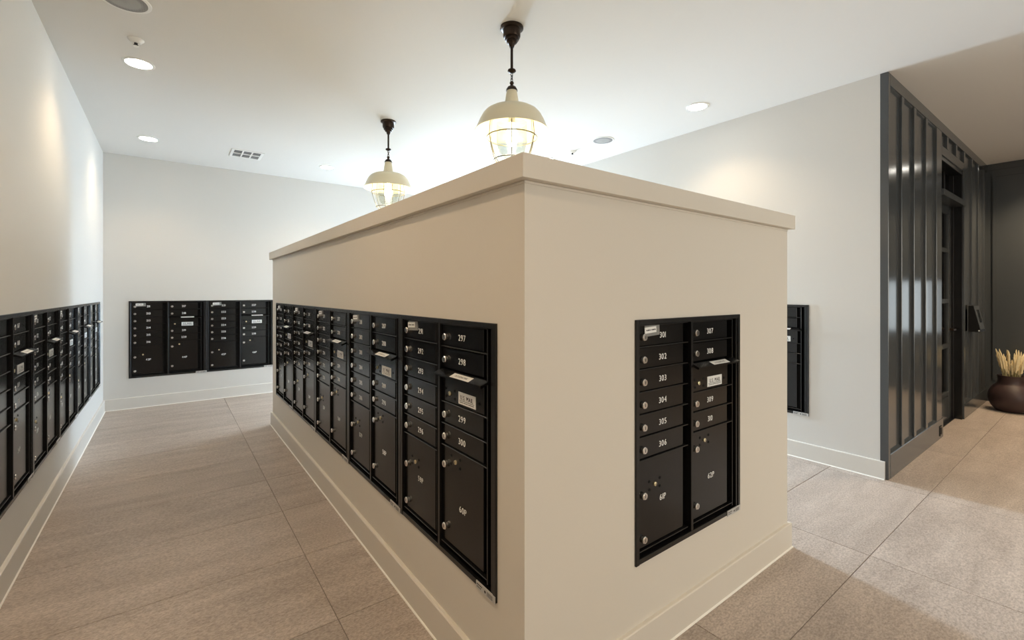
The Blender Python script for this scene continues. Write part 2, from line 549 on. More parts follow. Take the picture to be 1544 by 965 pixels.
for z0, z1 in ((0.60, 0.66), (2.54, 2.60)):
    wn.box(0.96, 2.57, YB - 0.10, YB - 0.03, z0, z1); wn.box(2.63, 4.24, YB - 0.10, YB - 0.03, z0, z1)
w2 = wn.build('added_window_2', M['blackedge'])
tag(w2, 'unseen wide black framed window added behind the camera for warm fill light', 'window', kind='structure')
for x0, x1 in ((0.96, 2.57), (2.63, 4.24)):
    p = MB(); p.box(x0, x1, YB - 0.068, YB - 0.06, 0.66, 2.54); p.build('pane', M['glass'], w2)

# ------------------------------------------------------------------ dark panelled entry wall with a door
DX0, DX1, DZ = 5.13, 6.18, 2.755
we = wall('wall_entry', 'glossy charcoal board and batten wall right of the mail room', XR + 0.0455, XE + 0.15,
          [(DX0, DX1, 0.0, DZ)], 0.20, lambda u, d, z: (u, DP + d, z), M['dark'], HC)


def dbox(name, *a, parent=we, material=None):
    m_ = MB(); m_.cbox(*a, 0.003); return m_.build(name, material or M['dark'], parent)


dbox('stile', XR, XR + 0.045, DF, -0.0142, 0.0, HC - 0.001)
dbox('top_rail', XR + 0.045, XE, DF, DP, 2.975, HC - 0.001)
dbox('plinth', XR + 0.045, DX0 + 0.05, DF - 0.002, DP, 0.0, 0.185)
dbox('plinth', DX1, XE, DF - 0.002, DP, 0.0, 0.165)
dbox('door_header', DX0, DX1, DF, DP, DZ, 2.845)
for b0 in (3.785, 4.148, 4.535):
    dbox('batten', b0, b0 + 0.066, DF, DP, 0.185, 2.975)
dbox('batten', 4.93, DX0, DF, DP, 0.185, 2.975)
for b0 in (5.36, 5.77): dbox('batten', b0, b0 + 0.066, DF, DP, 2.845, 2.975)
dbox('batten', DX1, DX1 + 0.07, DF, DP, 0.165, 2.975)
for b0 in (6.62, 7.03, 7.42): dbox('batten', b0, b0 + 0.066, DF, DP, 0.165, 2.975)
# sloping sill at the foot and head of each recess
edges = [XR + 0.045, 3.785, 3.851, 4.148, 4.214, 4.535, 4.601, 4.93]
for k in range(0, 8, 2):
    for z0, sg in ((0.185, 1), (2.975, -1)):
        q = MB(); q.prism([(DP, z0), (DF + 0.006, z0), (DF + 0.010, z0 + sg * 0.008), (DP, z0 + sg * 0.022)], 0, edges[k], edges[k + 1])
        q.build('recess_moulding', M['dark'], we)
edges = [DX1 + 0.07, 6.62, 6.686, 7.03, 7.096, 7.42, 7.486, XE]
for k in range(0, 8, 2):
    q = MB(); q.prism([(DP, 0.165), (DF + 0.006, 0.165), (DF + 0.010, 0.173), (DP, 0.187)], 0, edges[k], edges[k + 1])
    q.build('recess_moulding', M['dark'], we)

ol = MB()
ol.cbox(5.03, 5.10, DF - 0.008, DF - 0.0021, 0.03, 0.125, 0.002)
ol.box(5.045, 5.085, DF - 0.009, DF - 0.008, 0.045, 0.11, 1)
tag(ol.build('socket_plate', [M['black'], M['blackgap']]), 'small black socket plate low on the dark plinth beside the door', 'socket')

# the dark end wall of the lobby with a raised panel frame
wl = wall('wall_lobby', 'charcoal lobby end wall with a raised panel moulding', YB, DP, [(-1.75, -0.55, 0.80, 1.62)], 0.15, lambda u, d, z: (XE + d, u, z), M['dark'], HC)
def lob(name, y0, y1, z0, z1, d):
    m_ = MB(); m_.box(XE - d, XE, y0, y1, z0, z1); return m_.build(name, M['dark'], wl)
lob('top_rail', YB + 0.02, DF - 0.001, 2.99, HC - 0.001, 0.02)
lob('plinth', YB + 0.02, DF - 0.001, 0.0, 0.165, 0.02)
lob('panel_moulding', -0.145, -0.115, 0.28, 2.93, 0.022)
lob('panel_moulding', -2.10, -2.07, 0.28, 2.93, 0.022)
lob('panel_moulding', -2.07, -0.145, 2.90, 2.93, 0.022)
lob('panel_moulding', -2.07, -0.145, 0.28, 0.31, 0.022)
wn = MB()
for y in (-1.75, -1.17, -0.60): wn.box(XE + 0.02, XE + 0.10, y, y + 0.05, 0.80, 1.62)
for z0, z1 in ((0.80, 0.85), (1.57, 1.62)):
    wn.box(XE + 0.02, XE + 0.10, -1.70, -1.17, z0, z1); wn.box(XE + 0.02, XE + 0.10, -1.12, -0.60, z0, z1)
w3 = wn.build('window_3', M['blackedge'])
tag(w3, 'low black framed window in the lobby end wall just out of view', 'window', kind='structure')
for y0, y1 in ((-1.70, -1.17), (-1.12, -0.60)):
    p = MB(); p.box(XE + 0.055, XE + 0.063, y0, y1, 0.85, 1.57); p.build('pane', M['glass'], w3)

# entry door: casing, leaf with four lights, transom
LP = 0.032                                        # face of the leaf
do = thing('door_1', 'black entry door with stacked glass lights and a transom in the dark wall', 'door', (DX0, 0, 0), kind='structure')
W_ = DX1 - DX0


def dpart(name, x0, x1, y0, y1, z0, z1, m='blackedge', parent=None, c=0.003):
    q = MB(); q.cbox(x0, x1, y0, y1, z0, z1, c); return q.build(name, M[m], parent or do)


dpart('jamb', 0.0, 0.035, DF + 0.01, 0.20, 0.0, DZ)
dpart('jamb', W_ - 0.035, W_, DF + 0.01, 0.20, 0.0, DZ)
dpart('stop', W_ - 0.06, W_ - 0.035, 0.01, 0.20, 0.0, DZ - 0.04)
dpart('stop', 0.035, 0.06, 0.01, 0.20, 0.0, DZ - 0.04)
dpart('head_jamb', 0.035, W_ - 0.035, DF + 0.01, 0.20, DZ - 0.04, DZ)
dpart('transom_bar', 0.0, W_ - 0.001, -0.085, 0.15, 2.36, 2.42, 'dark')
dpart('threshold', 0.035, W_ - 0.035, 0.0, 0.20, 0.0, 0.012)
dpart('door_stile', 0.06, 0.17, LP, LP + 0.045, 0.013, 2.355, 'dark')
ds = dpart('door_stile', W_ - 0.17, W_ - 0.06, LP, LP + 0.045, 0.013, 2.355, 'dark')
zr = [0.013, 0.27, 0.80, 1.29, 1.845, 2.27]
for k, z in enumerate(zr):
    h = 0.25 if k == 0 else (0.085 if k == 5 else 0.05)
    dpart('door_rail', 0.17, W_ - 0.17, LP, LP + 0.045, z, z + h, 'dark')
for k in range(1, 5):
    dpart('pane', 0.17, W_ - 0.17, LP + 0.018, LP + 0.026, zr[k] + 0.05, zr[k + 1], 'darkglass', c=0.001)
dpart('mullion', W_ / 2 - 0.02, W_ / 2 + 0.02, LP - 0.001, LP + 0.046, 0.32, 2.27)
dpart('transom_pane', 0.06, W_ - 0.06, LP + 0.018, LP + 0.026, 2.42, DZ - 0.04, 'darkglass', c=0.001)
for x in (0.36, 0.68): dpart('transom_mullion', x, x + 0.04, LP, LP + 0.045, 2.42, DZ - 0.04)
q = MB(); q.lathe([(0.0, LP - 0.05), (0.012, LP - 0.05), (0.012, LP - 0.002), (0.026, LP - 0.002), (0.026, LP)], 16, c=(W_ - 0.115, 0, 1.0), axis='y')
q.tube([(W_ - 0.115, LP - 0.045, 1.0), (W_ - 0.23, LP - 0.045, 1.0)], 0.009, 8)
q.build('lever_handle', M['bronze'], do)
vb = MB()
vb.box(DX0 - 0.02, DX1 + 0.02, 0.236, 0.30, 0, DZ + 0.05)  # flat black sheet in place of the unlit room behind the glass
tag(vb.build('entry_dark_sheet', M['blackgap']), 'black sheet standing in for the unlit room behind the entry door glass', 'wall', kind='structure')

# intercom wedge
ic = thing('intercom', 'black wedge shaped intercom with a slanted screen beside the entry door', 'intercom', (6.40, DF, 0.965))
q = MB(); q.cbox(-0.05, 0.32, -0.004, 0.0, -0.005, 0.30, 0.001); q.build('back_plate', M['dark'], ic)
q = MB(); q.prism([(-0.005, 0.0), (-0.098, 0.0), (-0.098, 0.02), (-0.042, 0.295), (-0.005, 0.295)], 0, 0.0, 0.29)
q.build('housing', M['blackgap'], ic)
def slant(u0, u1, t0, t1, d0, d1):
    # strip on the slanted face from parameter t0..t1 (0 bottom, 1 top), d = how proud
    A = Vector((0, -0.098, 0.02)); B = Vector((0, -0.042, 0.295))
    n = Vector((0, -(B - A).z, (B - A).y)).normalized()
    pts = []
    for d in (d0, d1):
        for (u, t) in ((u0, t0), (u1, t0), (u1, t1), (u0, t1)):
            p_ = A + (B - A) * t + n * d; pts.append((u, p_.y, p_.z))
    m_ = MB(); m_.add(pts, [(0, 3, 2, 1), (4, 5, 6, 7), (0, 1, 5, 4), (1, 2, 6, 5), (2, 3, 7, 6), (3, 0, 4, 7)]); return m_
slant(0.004, 0.286, 0.02, 0.99, 0.0, 0.003).build('face_plate', M['dark'], ic)
slant(0.10, 0.235, 0.30, 0.82, 0.003, 0.005).build('screen', M['darkglass'], ic)
slant(0.105, 0.23, 0.31, 0.81, 0.0031, 0.0034).build('display', M['blackgap'], ic)
q = MB(); q.lathe([(0.0, -0.007), (0.005, -0.005), (0.007, 0.0), (0.005, 0.005), (0.0, 0.007)], 12, c=(0.0, -0.088, 0.014)); q.build('indicator', M['plastic'], ic)


# ------------------------------------------------------------------ lettering (glyph outlines of Blender's own font)
GL = {}


def load_glyphs(chars):
    dg_objs = []
    for ch in chars:
        cu = bpy.data.curves.new('g', 'FONT'); cu.body = ch; cu.size = 1.0; cu.offset = 0.0; cu.resolution_u = 3
        o = bpy.data.objects.new('g', cu); col.objects.link(o); dg_objs.append((ch, o, cu))
    bpy.context.view_layer.update()
    dg = bpy.context.evaluated_depsgraph_get()
    for ch, o, cu in dg_objs:
        me = bpy.data.meshes.new_from_object(o.evaluated_get(dg))
        vs = [tuple(v.co) for v in me.vertices]; fs = [tuple(p_.vertices) for p_ in me.polygons]
        xs = [v[0] for v in vs]
        GL[ch] = (vs, fs, min(xs) if xs else 0, max(xs) if xs else 0.2)
        bpy.data.objects.remove(o); bpy.data.curves.remove(cu); bpy.data.meshes.remove(me)


load_glyphs('0123456789PUSMAIL.OTGNC')


def text(mb, s, h, cx, cz, y, mi=0, sx=0.86, gap=0.15):
    """lettering in the x-z plane at depth y, cap height h, centred"""
    k = h / 0.73
    pen = 0; spans = []
    for ch in s:
        if ch == ' ':
            spans.append((ch, pen)); pen += 0.32; continue
        vs, fs, a, b = GL[ch]
        spans.append((ch, pen - a)); pen += (b - a) + gap
    tot = pen - gap
    for ch, off in spans:
        if ch == ' ': continue
        vs, fs, a, b = GL[ch]
        mb.add([(cx + (v[0] + off - tot / 2) * k * sx, y, cz + v[1] * k - h / 2) for v in vs], fs, mi)


# ------------------------------------------------------------------ mailbox units
# local frame: x to the viewer's right, y into the wall, z up, origin at the lower left corner of the trim on the wall face
CACHE = {}
DW, DH = 0.298, 0.0800
DY0, DY1 = 0.007, 0.020


def cached(key, fn):
    if key not in CACHE: CACHE[key] = fn()
    return CACHE[key]


def m_frame():
    b = MB()
    b.cbox(0.0, 0.020, -0.008, 0.045, 0.0, UH, 0.0015)
    b.cbox(UW - 0.018, UW, -0.008, 0.045, 0.0, UH, 0.0015)
    b.cbox(0.020, UW - 0.018, -0.008, 0.045, UH - 0.019, UH, 0.0015)
    b.cbox(0.020, UW - 0.018, -0.006, 0.045, 0.0, 0.020, 0.0015)
    return b.mesh('trim_frame', M['blackedge'])


def m_back():
    b = MB(); b.box(0.0205, UW - 0.0185, 0.034, 0.045, 0.0205, UH - 0.0195); return b.mesh('back_panel', M['blackgap'])


def m_door(h):
    b = MB(); b.cbox(0, DW, DY0, DY1, 0, h, 0.0012); return b.mesh('door', M['black'])


def m_ledge():
    b = MB(); b.cbox(0, 0.332, -0.001, 0.033, 0, 0.005, 0.0012); return b.mesh('ledge', M['blackedge'])


def m_strip(wd, z0, z1, y0):
    b = MB(); b.cbox(0, wd, y0, 0.034, z0, z1, 0.0012); return b.mesh('strip', M['blackedge'])


def m_lock():
    b = MB()
    b.lathe([(0.0105, DY0), (0.0105, DY0 - 0.004), (0.0138, DY0 - 0.005), (0.0143, DY0 - 0.011), (0.0122, DY0 - 0.0136), (0.0, DY0 - 0.0138)], 16, axis='y')
    b.box(-0.0012, 0.0012, DY0 - 0.0144, DY0 - 0.0132, -0.006, 0.006, 1)
    return b.mesh('lock', [M['chrome'], M['ink']])


def m_cyl():
    b = MB()
    b.lathe([(0.0085, DY0), (0.0085, DY0 - 0.004), (0.0065, DY0 - 0.005), (0.0, DY0 - 0.0052)], 14, axis='y')
    b.box(-0.0010, 0.0010, DY0 - 0.0058, DY0 - 0.005, -0.004, 0.004, 1)
    return b.mesh('cylinder_lock', [M['brass'], M['ink']])


def m_holes(pts):
    b = MB()
    for x, z in pts:
        b.lathe([(0.0052, DY0 - 0.0002), (0.0058, DY0 - 0.0012), (0.0040, DY0 - 0.0014), (0.0, DY0 - 0.0006)], 10, c=(x, 0, z), axis='y', caps=False)
    return b.mesh('screw_holes', M['blackgap'])


def m_number(s):
    b = MB()
    for dx in (-0.0004, 0.0004): text(b, s, 0.0245, dx, 0, dx * 0.1, sx=0.96, gap=0.15)
    return b.mesh('number', M['white'], fix=False)


def m_flap():
    b = MB()
    L_ = 0.346
    prof = [(0.030, 0.001), (0.0, 0.0), (-0.033, -0.014), (-0.033, -0.021), (-0.028, -0.023), (0.0, -0.012), (0.030, -0.012)]
    b.prism(prof, 0, 0, L_)
    # paper label on the sloping top
    def top(y): return (-y) * (-0.014 / 0.033) + 0.0
    x0, x1, ya, yb = 0.125, 0.262, -0.006, -0.031
    lift = 0.0006
    b.add([(x0, yb, top(yb) + lift), (x1, yb, top(yb) + lift), (x1, ya, top(ya) + lift), (x0, ya, top(ya) + lift)], [(0, 1, 2, 3)], 1)
    t = MB(); text(t, 'OUTGOING MAIL', 0.010, (x0 + x1) / 2, 0, 0, gap=0.08)
    b.add([(v[0], (ya + yb) / 2 - v[2] * 0.0 + v[2] * 0.9, top((ya + yb) / 2 + v[2] * 0.9) + 2 * lift) for v in t.v], t.f, 2)
    return b.mesh('outgoing_flap', [M['black'], M['paper'], M['ink']], fix=False)


def m_mail():
    b = MB(); b.cbox(0, 0.302, DY0, DY1, 0, 0.118, 0.0012); return b.mesh('mail_panel', M['black'])


def m_maillabel():
    b = MB()
    b.cbox(0, 0.122, DY0 - 0.002, DY0, 0, 0.046, 0.0005)
    for dx in (-0.0007, 0.0, 0.0007): text(b, 'U.S. MAIL', 0.0175, 0.061 + dx, 0.0275, DY0 - 0.0023 + dx * 0.05, 1, sx=0.84, gap=0.16)
    b.box(0.008, 0.114, DY0 - 0.0023, DY0 - 0.0021, 0.0135, 0.0155, 1)
    for x0, x1 in ((0.010, 0.036), (0.039, 0.070), (0.073, 0.112)):
        b.box(x0, x1, DY0 - 0.0023, DY0 - 0.0021, 0.007, 0.0095, 1)
    return b.mesh('mail_label', [M['paper'], M['ink']])


def m_holder():
    b = MB()
    c, s = math.cos(R(3)), math.sin(R(3))
    b.cbox(0, 0.094, DY0 - 0.0035, DY0, 0, 0.044, 0.0008)
    b.cbox(-0.003, 0.070, DY0 - 0.0055, DY0 - 0.0035, 0.013, 0.037, 0.0004, 1)
    x = 0.006
    for wd in (0.007, 0.010, 0.005, 0.004, 0.011, 0.008):
        b.box(x, x + wd, DY0 - 0.0058, DY0 - 0.0056, 0.0225, 0.0275, 2); x += wd + (0.005 if wd == 0.005 else 0.002)
    b.v = [(v[0] * c - v[2] * s, v[1], v[0] * s + v[2] * c) for v in b.v]
    return b.mesh('label_holder', [M['holder'], M['paper'], M['ink']])


def m_plate():
    b = MB()
    b.cbox(0, 0.118, -0.0095, -0.006, 0, 0.026, 0.0006)
    for x0, x1, z0, z1 in ((0.006, 0.046, 0.015, 0.020), (0.006, 0.040, 0.007, 0.011), (0.070, 0.112, 0.016, 0.019), (0.070, 0.108, 0.011, 0.014), (0.070, 0.112, 0.006, 0.009)):
        n = int((x1 - x0) / 0.007)
        for k in range(n):
            b.box(x0 + k * 0.007, x0 + k * 0.007 + 0.005, -0.0098, -0.0096, z0, z1, 1)
    b.lathe([(0.005, -0.0096), (0.005, -0.0099)], 10, 1, c=(0.058, 0, 0.013), axis='y')
    return b.mesh('maker_plate', [M['plate'], M['ink']])


def mailbox_unit(loc, rz, n0, p0, label):
    u = thing('mailbox_unit', label, 'mailbox', loc, rz, 'recessed mailbox units')
    link('trim_frame', cached('frame', m_frame), u)
    link('back_panel', cached('back', m_back), u)
    X1, X2 = 0.029, 0.394
    # upright strips
    link('mullion', cached('mul', lambda: m_strip(0.016, 0.020, UH - 0.019, -0.006)), u, (0.3725, 0, 0))
    link('hinge_strip', cached('h1', lambda: m_strip(0.006, 0.030, 0.918, -0.001)), u, (0.7245, 0, 0))
    link('hinge_strip', cached('h2', lambda: m_strip(0.005, 0.036, 0.918, 0.010)), u, (0.3295, 0, 0))
    link('guide_strip', cached('h3', lambda: m_strip(0.012, 0.020, UH - 0.019, -0.004)), u, (0.7545, 0, 0))
    def ledge(x, z): link('ledge', cached('ledge', m_ledge), u, (x, 0, z))
    def door(x, ztop, ch, num_x, holder=False):
        d = link('door', cached('door', lambda: m_door(DH)), u, (x, 0, ztop - ch + 0.006))
        link('lock', cached('lock', m_lock), d, (0.029, 0, 0.034))
        s = str(ch_num[0]); ch_num[0] += 1
        link('number', cached('n' + s, lambda: m_number(s)), d, (num_x, DY0 - 0.0006, 0.038))
        if holder: link('label_holder', cached('holder', m_holder), d, (0.040, 0, 0.034))
    def parcel(x, z0, z1, s, num, lk, cy):
        h = z1 - z0
        d = link('parcel_door', cached('p%.3f' % h, lambda: m_door(h)), u, (x, 0, z0))
        for z in lk: link('lock', cached('lock', m_lock), d, (0.029, 0, z - z0))
        link('cylinder_lock', cached('cyl', m_cyl), d, (cy[0] - x, 0, cy[1] - z0))
        link('screw_holes', cached('holes', lambda: m_holes([(-0.036, 0.017), (0.032, 0.017), (-0.036, -0.015), (0.032, -0.015)])), d, (cy[0] - x, 0, cy[1] - z0))
        link('number', cached('n' + s, lambda: m_number(s)), d, (num[0] - x, DY0 - 0.0006, num[1] - z0))
    ch_num = [n0]
    ledge(0.024, 0.9155)
    z = 0.9185
    for k in range(6):
        door(X1, z, 0.0880, 0.158, holder=(k == 0))
        z -= 0.0880
        ledge(0.024, z - 0.0005)
    parcel(X1, 0.050, z - 0.002, '%dP' % p0, (0.187, 0.217), (0.253, 0.083), (0.135, 0.280))
    ledge(0.024, 0.040)
    ledge(0.392, 0.9155)
    z = 0.9185
    for k in range(2):
        door(X2, z, 0.0905, 0.150)
        z -= 0.0905
        if k == 0: ledge(0.392, z - 0.0005)
    link('outgoing_flap', cached('flap', m_flap), u, (0.388, 0, 0.7375))
    mp_ = link('mail_panel', cached('mail', m_mail), u, (X2, 0, 0.609))
    link('mail_label', cached('ml', m_maillabel), mp_, (0.126, 0, 0.010))
    tag(link('cylinder_lock', cached('cyl', m_cyl), mp_, (0.057, 0, 0.036)), 'small brass key cylinder')
    link('screw_holes', cached('mholes', lambda: m_holes([(0.027, 0.052), (0.027, 0.020), (0.096, 0.052), (0.096, 0.020), (0.272, 0.036)])), mp_)
    z = 0.605
    ledge(0.392, z - 0.0005)
    for k in range(2):
        door(X2, z, 0.0868, 0.150)
        z -= 0.0868
        ledge(0.392, z - 0.0005)
    parcel(X2, 0.054, z - 0.002, '%dP' % (p0 + 1), (0.551, 0.217), (0.360, 0.112), (0.497, 0.385))
    ledge(0.392, 0.042)
    tag(link('maker_plate', cached('plate', m_plate), u, (UW - 0.119, 0, -0.004)), 'pale metal label strip on the lower right corner')
    return u


# island near face
mailbox_unit((FU0, 0, UZ), 0, 301, 61, 'black mailbox unit with doors 301 to 310 alone on the island near face')
# island left face, from the near corner backwards
nm = ['black mailbox unit 291 to 300 nearest the corner on the island left face',
      'black mailbox unit 281 to 290, second from the near corner on the island left face',
      'black mailbox unit in the middle of the five on the island left face',
      'black mailbox unit, fourth from the near corner on the island left face',
      'black mailbox unit at the far end of the island left face']
for k in range(5):
    mailbox_unit((0, LU0 + (k + 1) * PITCH - 0.002, UZ), R(-90), 291 - 10 * k, 59 - 2 * k, nm[k])
# left wall, from the far corner towards the camera
nm = ['black mailbox unit in the left wall nearest the far corner',
      'black mailbox unit in the left wall, second from the far corner',
      'black mailbox unit in the left wall, third from the far corner',
      'black mailbox unit in the left wall, fourth from the far corner',
      'black mailbox unit in the left wall nearest the camera, cut by the frame']
for k in range(5):
    mailbox_unit((XL, LW1 - (k + 1) * PITCH + 0.001, UZ), R(90), 201 - 10 * k, 41 - 2 * k, nm[k])
# far wall
mailbox_unit((FW0, YF, UZ), 0, 211, 43, 'black mailbox unit on the far wall nearest the left corner')
mailbox_unit((FW0 + PITCH, YF, UZ), 0, 221, 45, 'black mailbox unit on the far wall ending behind the island edge')
# right wall
mailbox_unit((XR, RW1 - 0.001, UZ), R(-90), 311, 63, 'black mailbox unit on the right wall half hidden by the island')


# ------------------------------------------------------------------ pendant lamps
def pendant(x, y, label):
    t = thing('pendant_lamp', label, 'lamp', (x, y, HC), 0, 'cream barn pendants over the island')
    Z = lambda z: z - HC
    b = MB()
    b.lathe([(0.0, 0), (0.072, 0), (0.073, -0.010), (0.064, -0.016), (0.055, -0.018), (0.054, -0.058), (0.050, -0.066), (0.043, -0.068), (0.044, -0.080), (0.041, -0.084), (0.033, -0.086), (0.032, -0.097), (0.029, -0.100), (0.021, -0.103), (0.017, -0.114), (0.014, -0.126), (0.0, -0.126)], 32)
    b.build('canopy', M['bronze'], t)
    b = MB(); b.lathe([(0.0085, -0.12), (0.0085, -0.265)], 12); b.build('rod', M['bronze'], t)
    b = MB(); b.lathe([(0.0085, -0.262), (0.024, -0.266), (0.027, -0.274), (0.020, -0.281), (0.009, -0.286), (0.0, -0.288)], 20); b.build('finial', M['bronze'], t)
    for k in range(3):
        b = MB()
        c = Vector((0, 0, -0.296 - 0.017 * k))
        pts = []
        for q in range(12):
            a = 2 * PI * q / 12
            d = Vector((math.cos(a) * 0.007, 0, math.sin(a) * 0.0125)) if k % 2 == 0 else Vector((0, math.cos(a) * 0.007, math.sin(a) * 0.0125))
            pts.append(c + d)
        b.tube(pts, 0.0024, 6, closed=True); b.build('chain_link', M['bronze'], t)
    b = MB(); b.lathe([(0.0, -0.340), (0.010, -0.340), (0.014, -0.349), (0.009, -0.358), (0.011, -0.366), (0.026, -0.374), (0.035, -0.390), (0.037, -0.398), (0.0, -0.398)], 24); b.build('socket_cap', M['bronze'], t)
    # enamel shade: outer and inner skin
    outer = [(0.031, -0.396), (0.033, -0.402), (0.049, -0.504), (0.062, -0.510), (0.110, -0.512), (0.142, -0.519), (0.165, -0.533), (0.185, -0.556), (0.203, -0.591), (0.222, -0.636), (0.231, -0.650)]
    inner = [(0.229, -0.653), (0.218, -0.639), (0.199, -0.594), (0.181, -0.560), (0.162, -0.538), (0.140, -0.525), (0.108, -0.518), (0.060, -0.517), (0.045, -0.508), (0.030, -0.41), (0.0, -0.408)]
    b = MB(); b.lathe(outer + inner, 56, caps=False); b.build('shade', M['enamel'], t)
    # glass jar
    b = MB(); b.lathe([(0.120, -0.560), (0.132, -0.640), (0.130, -0.690), (0.118, -0.760), (0.098, -0.825), (0.070, -0.860), (0.0, -0.870)], 40, caps=False); b.build('glass_jar', M['glass'], t)
    b = MB(); b.lathe([(0.095, -0.60), (0.095, -0.72), (0.080, -0.78), (0.05, -0.81), (0.0, -0.815)], 32, caps=False); b.build('inner_glass', M['frost'], t)
    b = MB(); b.lathe([(0.0, -0.545), (0.022, -0.545), (0.022, -0.60), (0.0, -0.60)], 20); b.build('lamp_holder', M['plastic'], t)
    b = MB(); b.lathe([(0.016, -0.60), (0.020, -0.62), (0.036, -0.66), (0.040, -0.69), (0.034, -0.72), (0.018, -0.742), (0.0, -0.746)], 24); bu = b.build('bulb', M['bulb'], t)
    # wire guard
    def ring(r, z, wr):
        m_ = MB(); m_.tube([(r * math.cos(2 * PI * q / 48), r * math.sin(2 * PI * q / 48), z) for q in range(48)], wr, 8, closed=True)
        m_.build('guard_ring', M['cage'], t)
    ring(0.158, -0.692, 0.0040); ring(0.113, -0.832, 0.0035)
    for q in range(6):
        a = math.atan2(-0.8, -0.6) + q * PI / 3
        m_ = MB()
        prof = [(0.146, -0.526), (0.150, -0.60), (0.158, -0.692), (0.150, -0.73), (0.131, -0.79), (0.109, -0.832), (0.080, -0.868), (0.03, -0.892)]
        m_.tube([(r * math.cos(a), r * math.sin(a), z) for r, z in prof], 0.0032, 8)
        m_.build('guard_rib', M['cage'], t)
    b = MB(); b.lathe([(0.0, -0.886), (0.034, -0.886), (0.034, -0.896), (0.0, -0.900)], 20); b.build('guard_cap', M['cage'], t)
    ld = bpy.data.lights.new('pendant_light', 'POINT')
    ld.energy = PENDANT; ld.color = WARM; ld.shadow_soft_size = 0.05
    lo = bpy.data.objects.new('pendant_light', ld); col.objects.link(lo)
    lo.location = (0, 0, -0.775); lo.parent = t


pendant(0.833, 1.178, 'cream enamel caged pendant lamp above the near corner of the island, larger in view')
pendant(0.818, 3.156, 'cream enamel caged pendant lamp farther back over the island, smaller in view')


# ------------------------------------------------------------------ recessed lights
def downlight(x, y, label, power=SPOT, colr=WARM2):
    t = thing('recessed_light', label, 'light', (x, y, HC), 0, 'round recessed ceiling lights')
    b = MB(); b.lathe([(0.076, 0), (0.096, 0), (0.096, -0.003), (0.090, -0.006), (0.080, -0.006), (0.076, -0.003)], 40, caps=False); b.build('trim_ring', M['plastic'], t)
    b = MB(); b.lathe([(0.0, -0.0045), (0.079, -0.0045), (0.079, -0.0005), (0.0, -0.0005)], 40); b.build('lens', M['lens'], t)
    ld = bpy.data.lights.new('recessed_spot', 'SPOT')
    ld.energy = power; ld.color = colr; ld.spot_size = R(128); ld.spot_blend = 0.75; ld.shadow_soft_size = 0.07
    lo = bpy.data.objects.new('recessed_spot', ld); col.objects.link(lo)
    lo.location = (0, 0, -0.012); lo.parent = t


downlight(-1.06, 3.16, 'lit round recessed light nearest the camera over the left aisle')
downlight(-1.065, 5.19, 'lit round recessed light over the left aisle by the far corner')
downlight(0.787, 5.20, 'small lit round recessed light beyond the rear pendant lamp')
downlight(2.89, 1.16, 'lit round recessed light over the right aisle by the right wall')
downlight(2.89, 3.18, 'round recessed light over the right aisle hidden behind the island')
downlight(2.89, 5.20, 'round recessed light at the far end of the right aisle')
downlight(-1.06, 1.13, 'round recessed light over the left aisle just out of view', 62, (1.0, 0.70, 0.40))
downlight(-1.06, -0.90, 'unseen round recessed light added above the left of the camera', 62, (1.0, 0.70, 0.40))  # added lamp, brightens the left aisle
for x, y, p_, l_ in ((-0.6, -2.6, 60, 'unseen round recessed light added behind the camera on the left'),  # added lamp, lights the lobby from behind
                     (2.4, -2.6, 60, 'unseen round recessed light added behind the camera in the middle'),  # added lamp, lights the lobby from behind
                     (5.3, -1.5, SPOT_LOBBY, 'unseen round recessed light added on the right of the lobby'),  # added lamp, brightens the lobby floor on the right
                     (7.0, -0.78, SPOT_LOBBY, 'round recessed lobby light by the charcoal end wall')):
    downlight(x, y, l_, p_)


# ------------------------------------------------------------------ ceiling devices
def speaker(x, y, label):
    t = thing('ceiling_speaker', label, 'speaker', (x, y, HC), 0, 'round ceiling speakers')
    b = MB(); b.lathe([(0.104, 0), (0.122, 0), (0.122, -0.003), (0.116, -0.006), (0.104, -0.005)], 44, caps=False); b.build('rim', M['plastic'], t)
    b = MB(); b.lathe([(0.0, -0.009), (0.06, -0.008), (0.106, -0.004), (0.106, -0.0005), (0.0, -0.0005)], 44); b.build('grille', M['grille'], t)


speaker(-1.085, 2.285, 'round grey mesh ceiling speaker cut by the top of the frame')
speaker(2.90, 2.28, 'round pale grey ceiling speaker over the right aisle')


def sprinkler(x, y, label):
    t = thing('sprinkler_head', label, 'sprinkler', (x, y, HC), 0, 'ceiling sprinkler heads')
    b = MB(); b.lathe([(0.0, 0), (0.044, 0), (0.044, -0.005), (0.036, -0.012), (0.030, -0.020), (0.020, -0.024), (0.0, -0.024)], 28); b.build('escutcheon', M['plastic'], t)
    b = MB(); b.lathe([(0.0, -0.023), (0.010, -0.023), (0.009, -0.034), (0.014, -0.037), (0.0, -0.040)], 16); b.build('nozzle', M['dark_fill'], t)
    b = MB(); b.lathe([(0.0, -0.044), (0.016, -0.044), (0.016, -0.046), (0.0, -0.046)], 16)
    for s in (-1, 1): b.tube([(s * 0.012, 0, -0.022), (s * 0.015, 0, -0.034), (s * 0.010, 0, -0.045)], 0.002, 6)
    b.build('deflector', M['plastic'], t)


sprinkler(-1.058, 2.765, 'white ceiling sprinkler head beside the nearer left recessed light')
sprinkler(2.906, 2.758, 'tiny white ceiling sprinkler head beside the pale grey speaker')

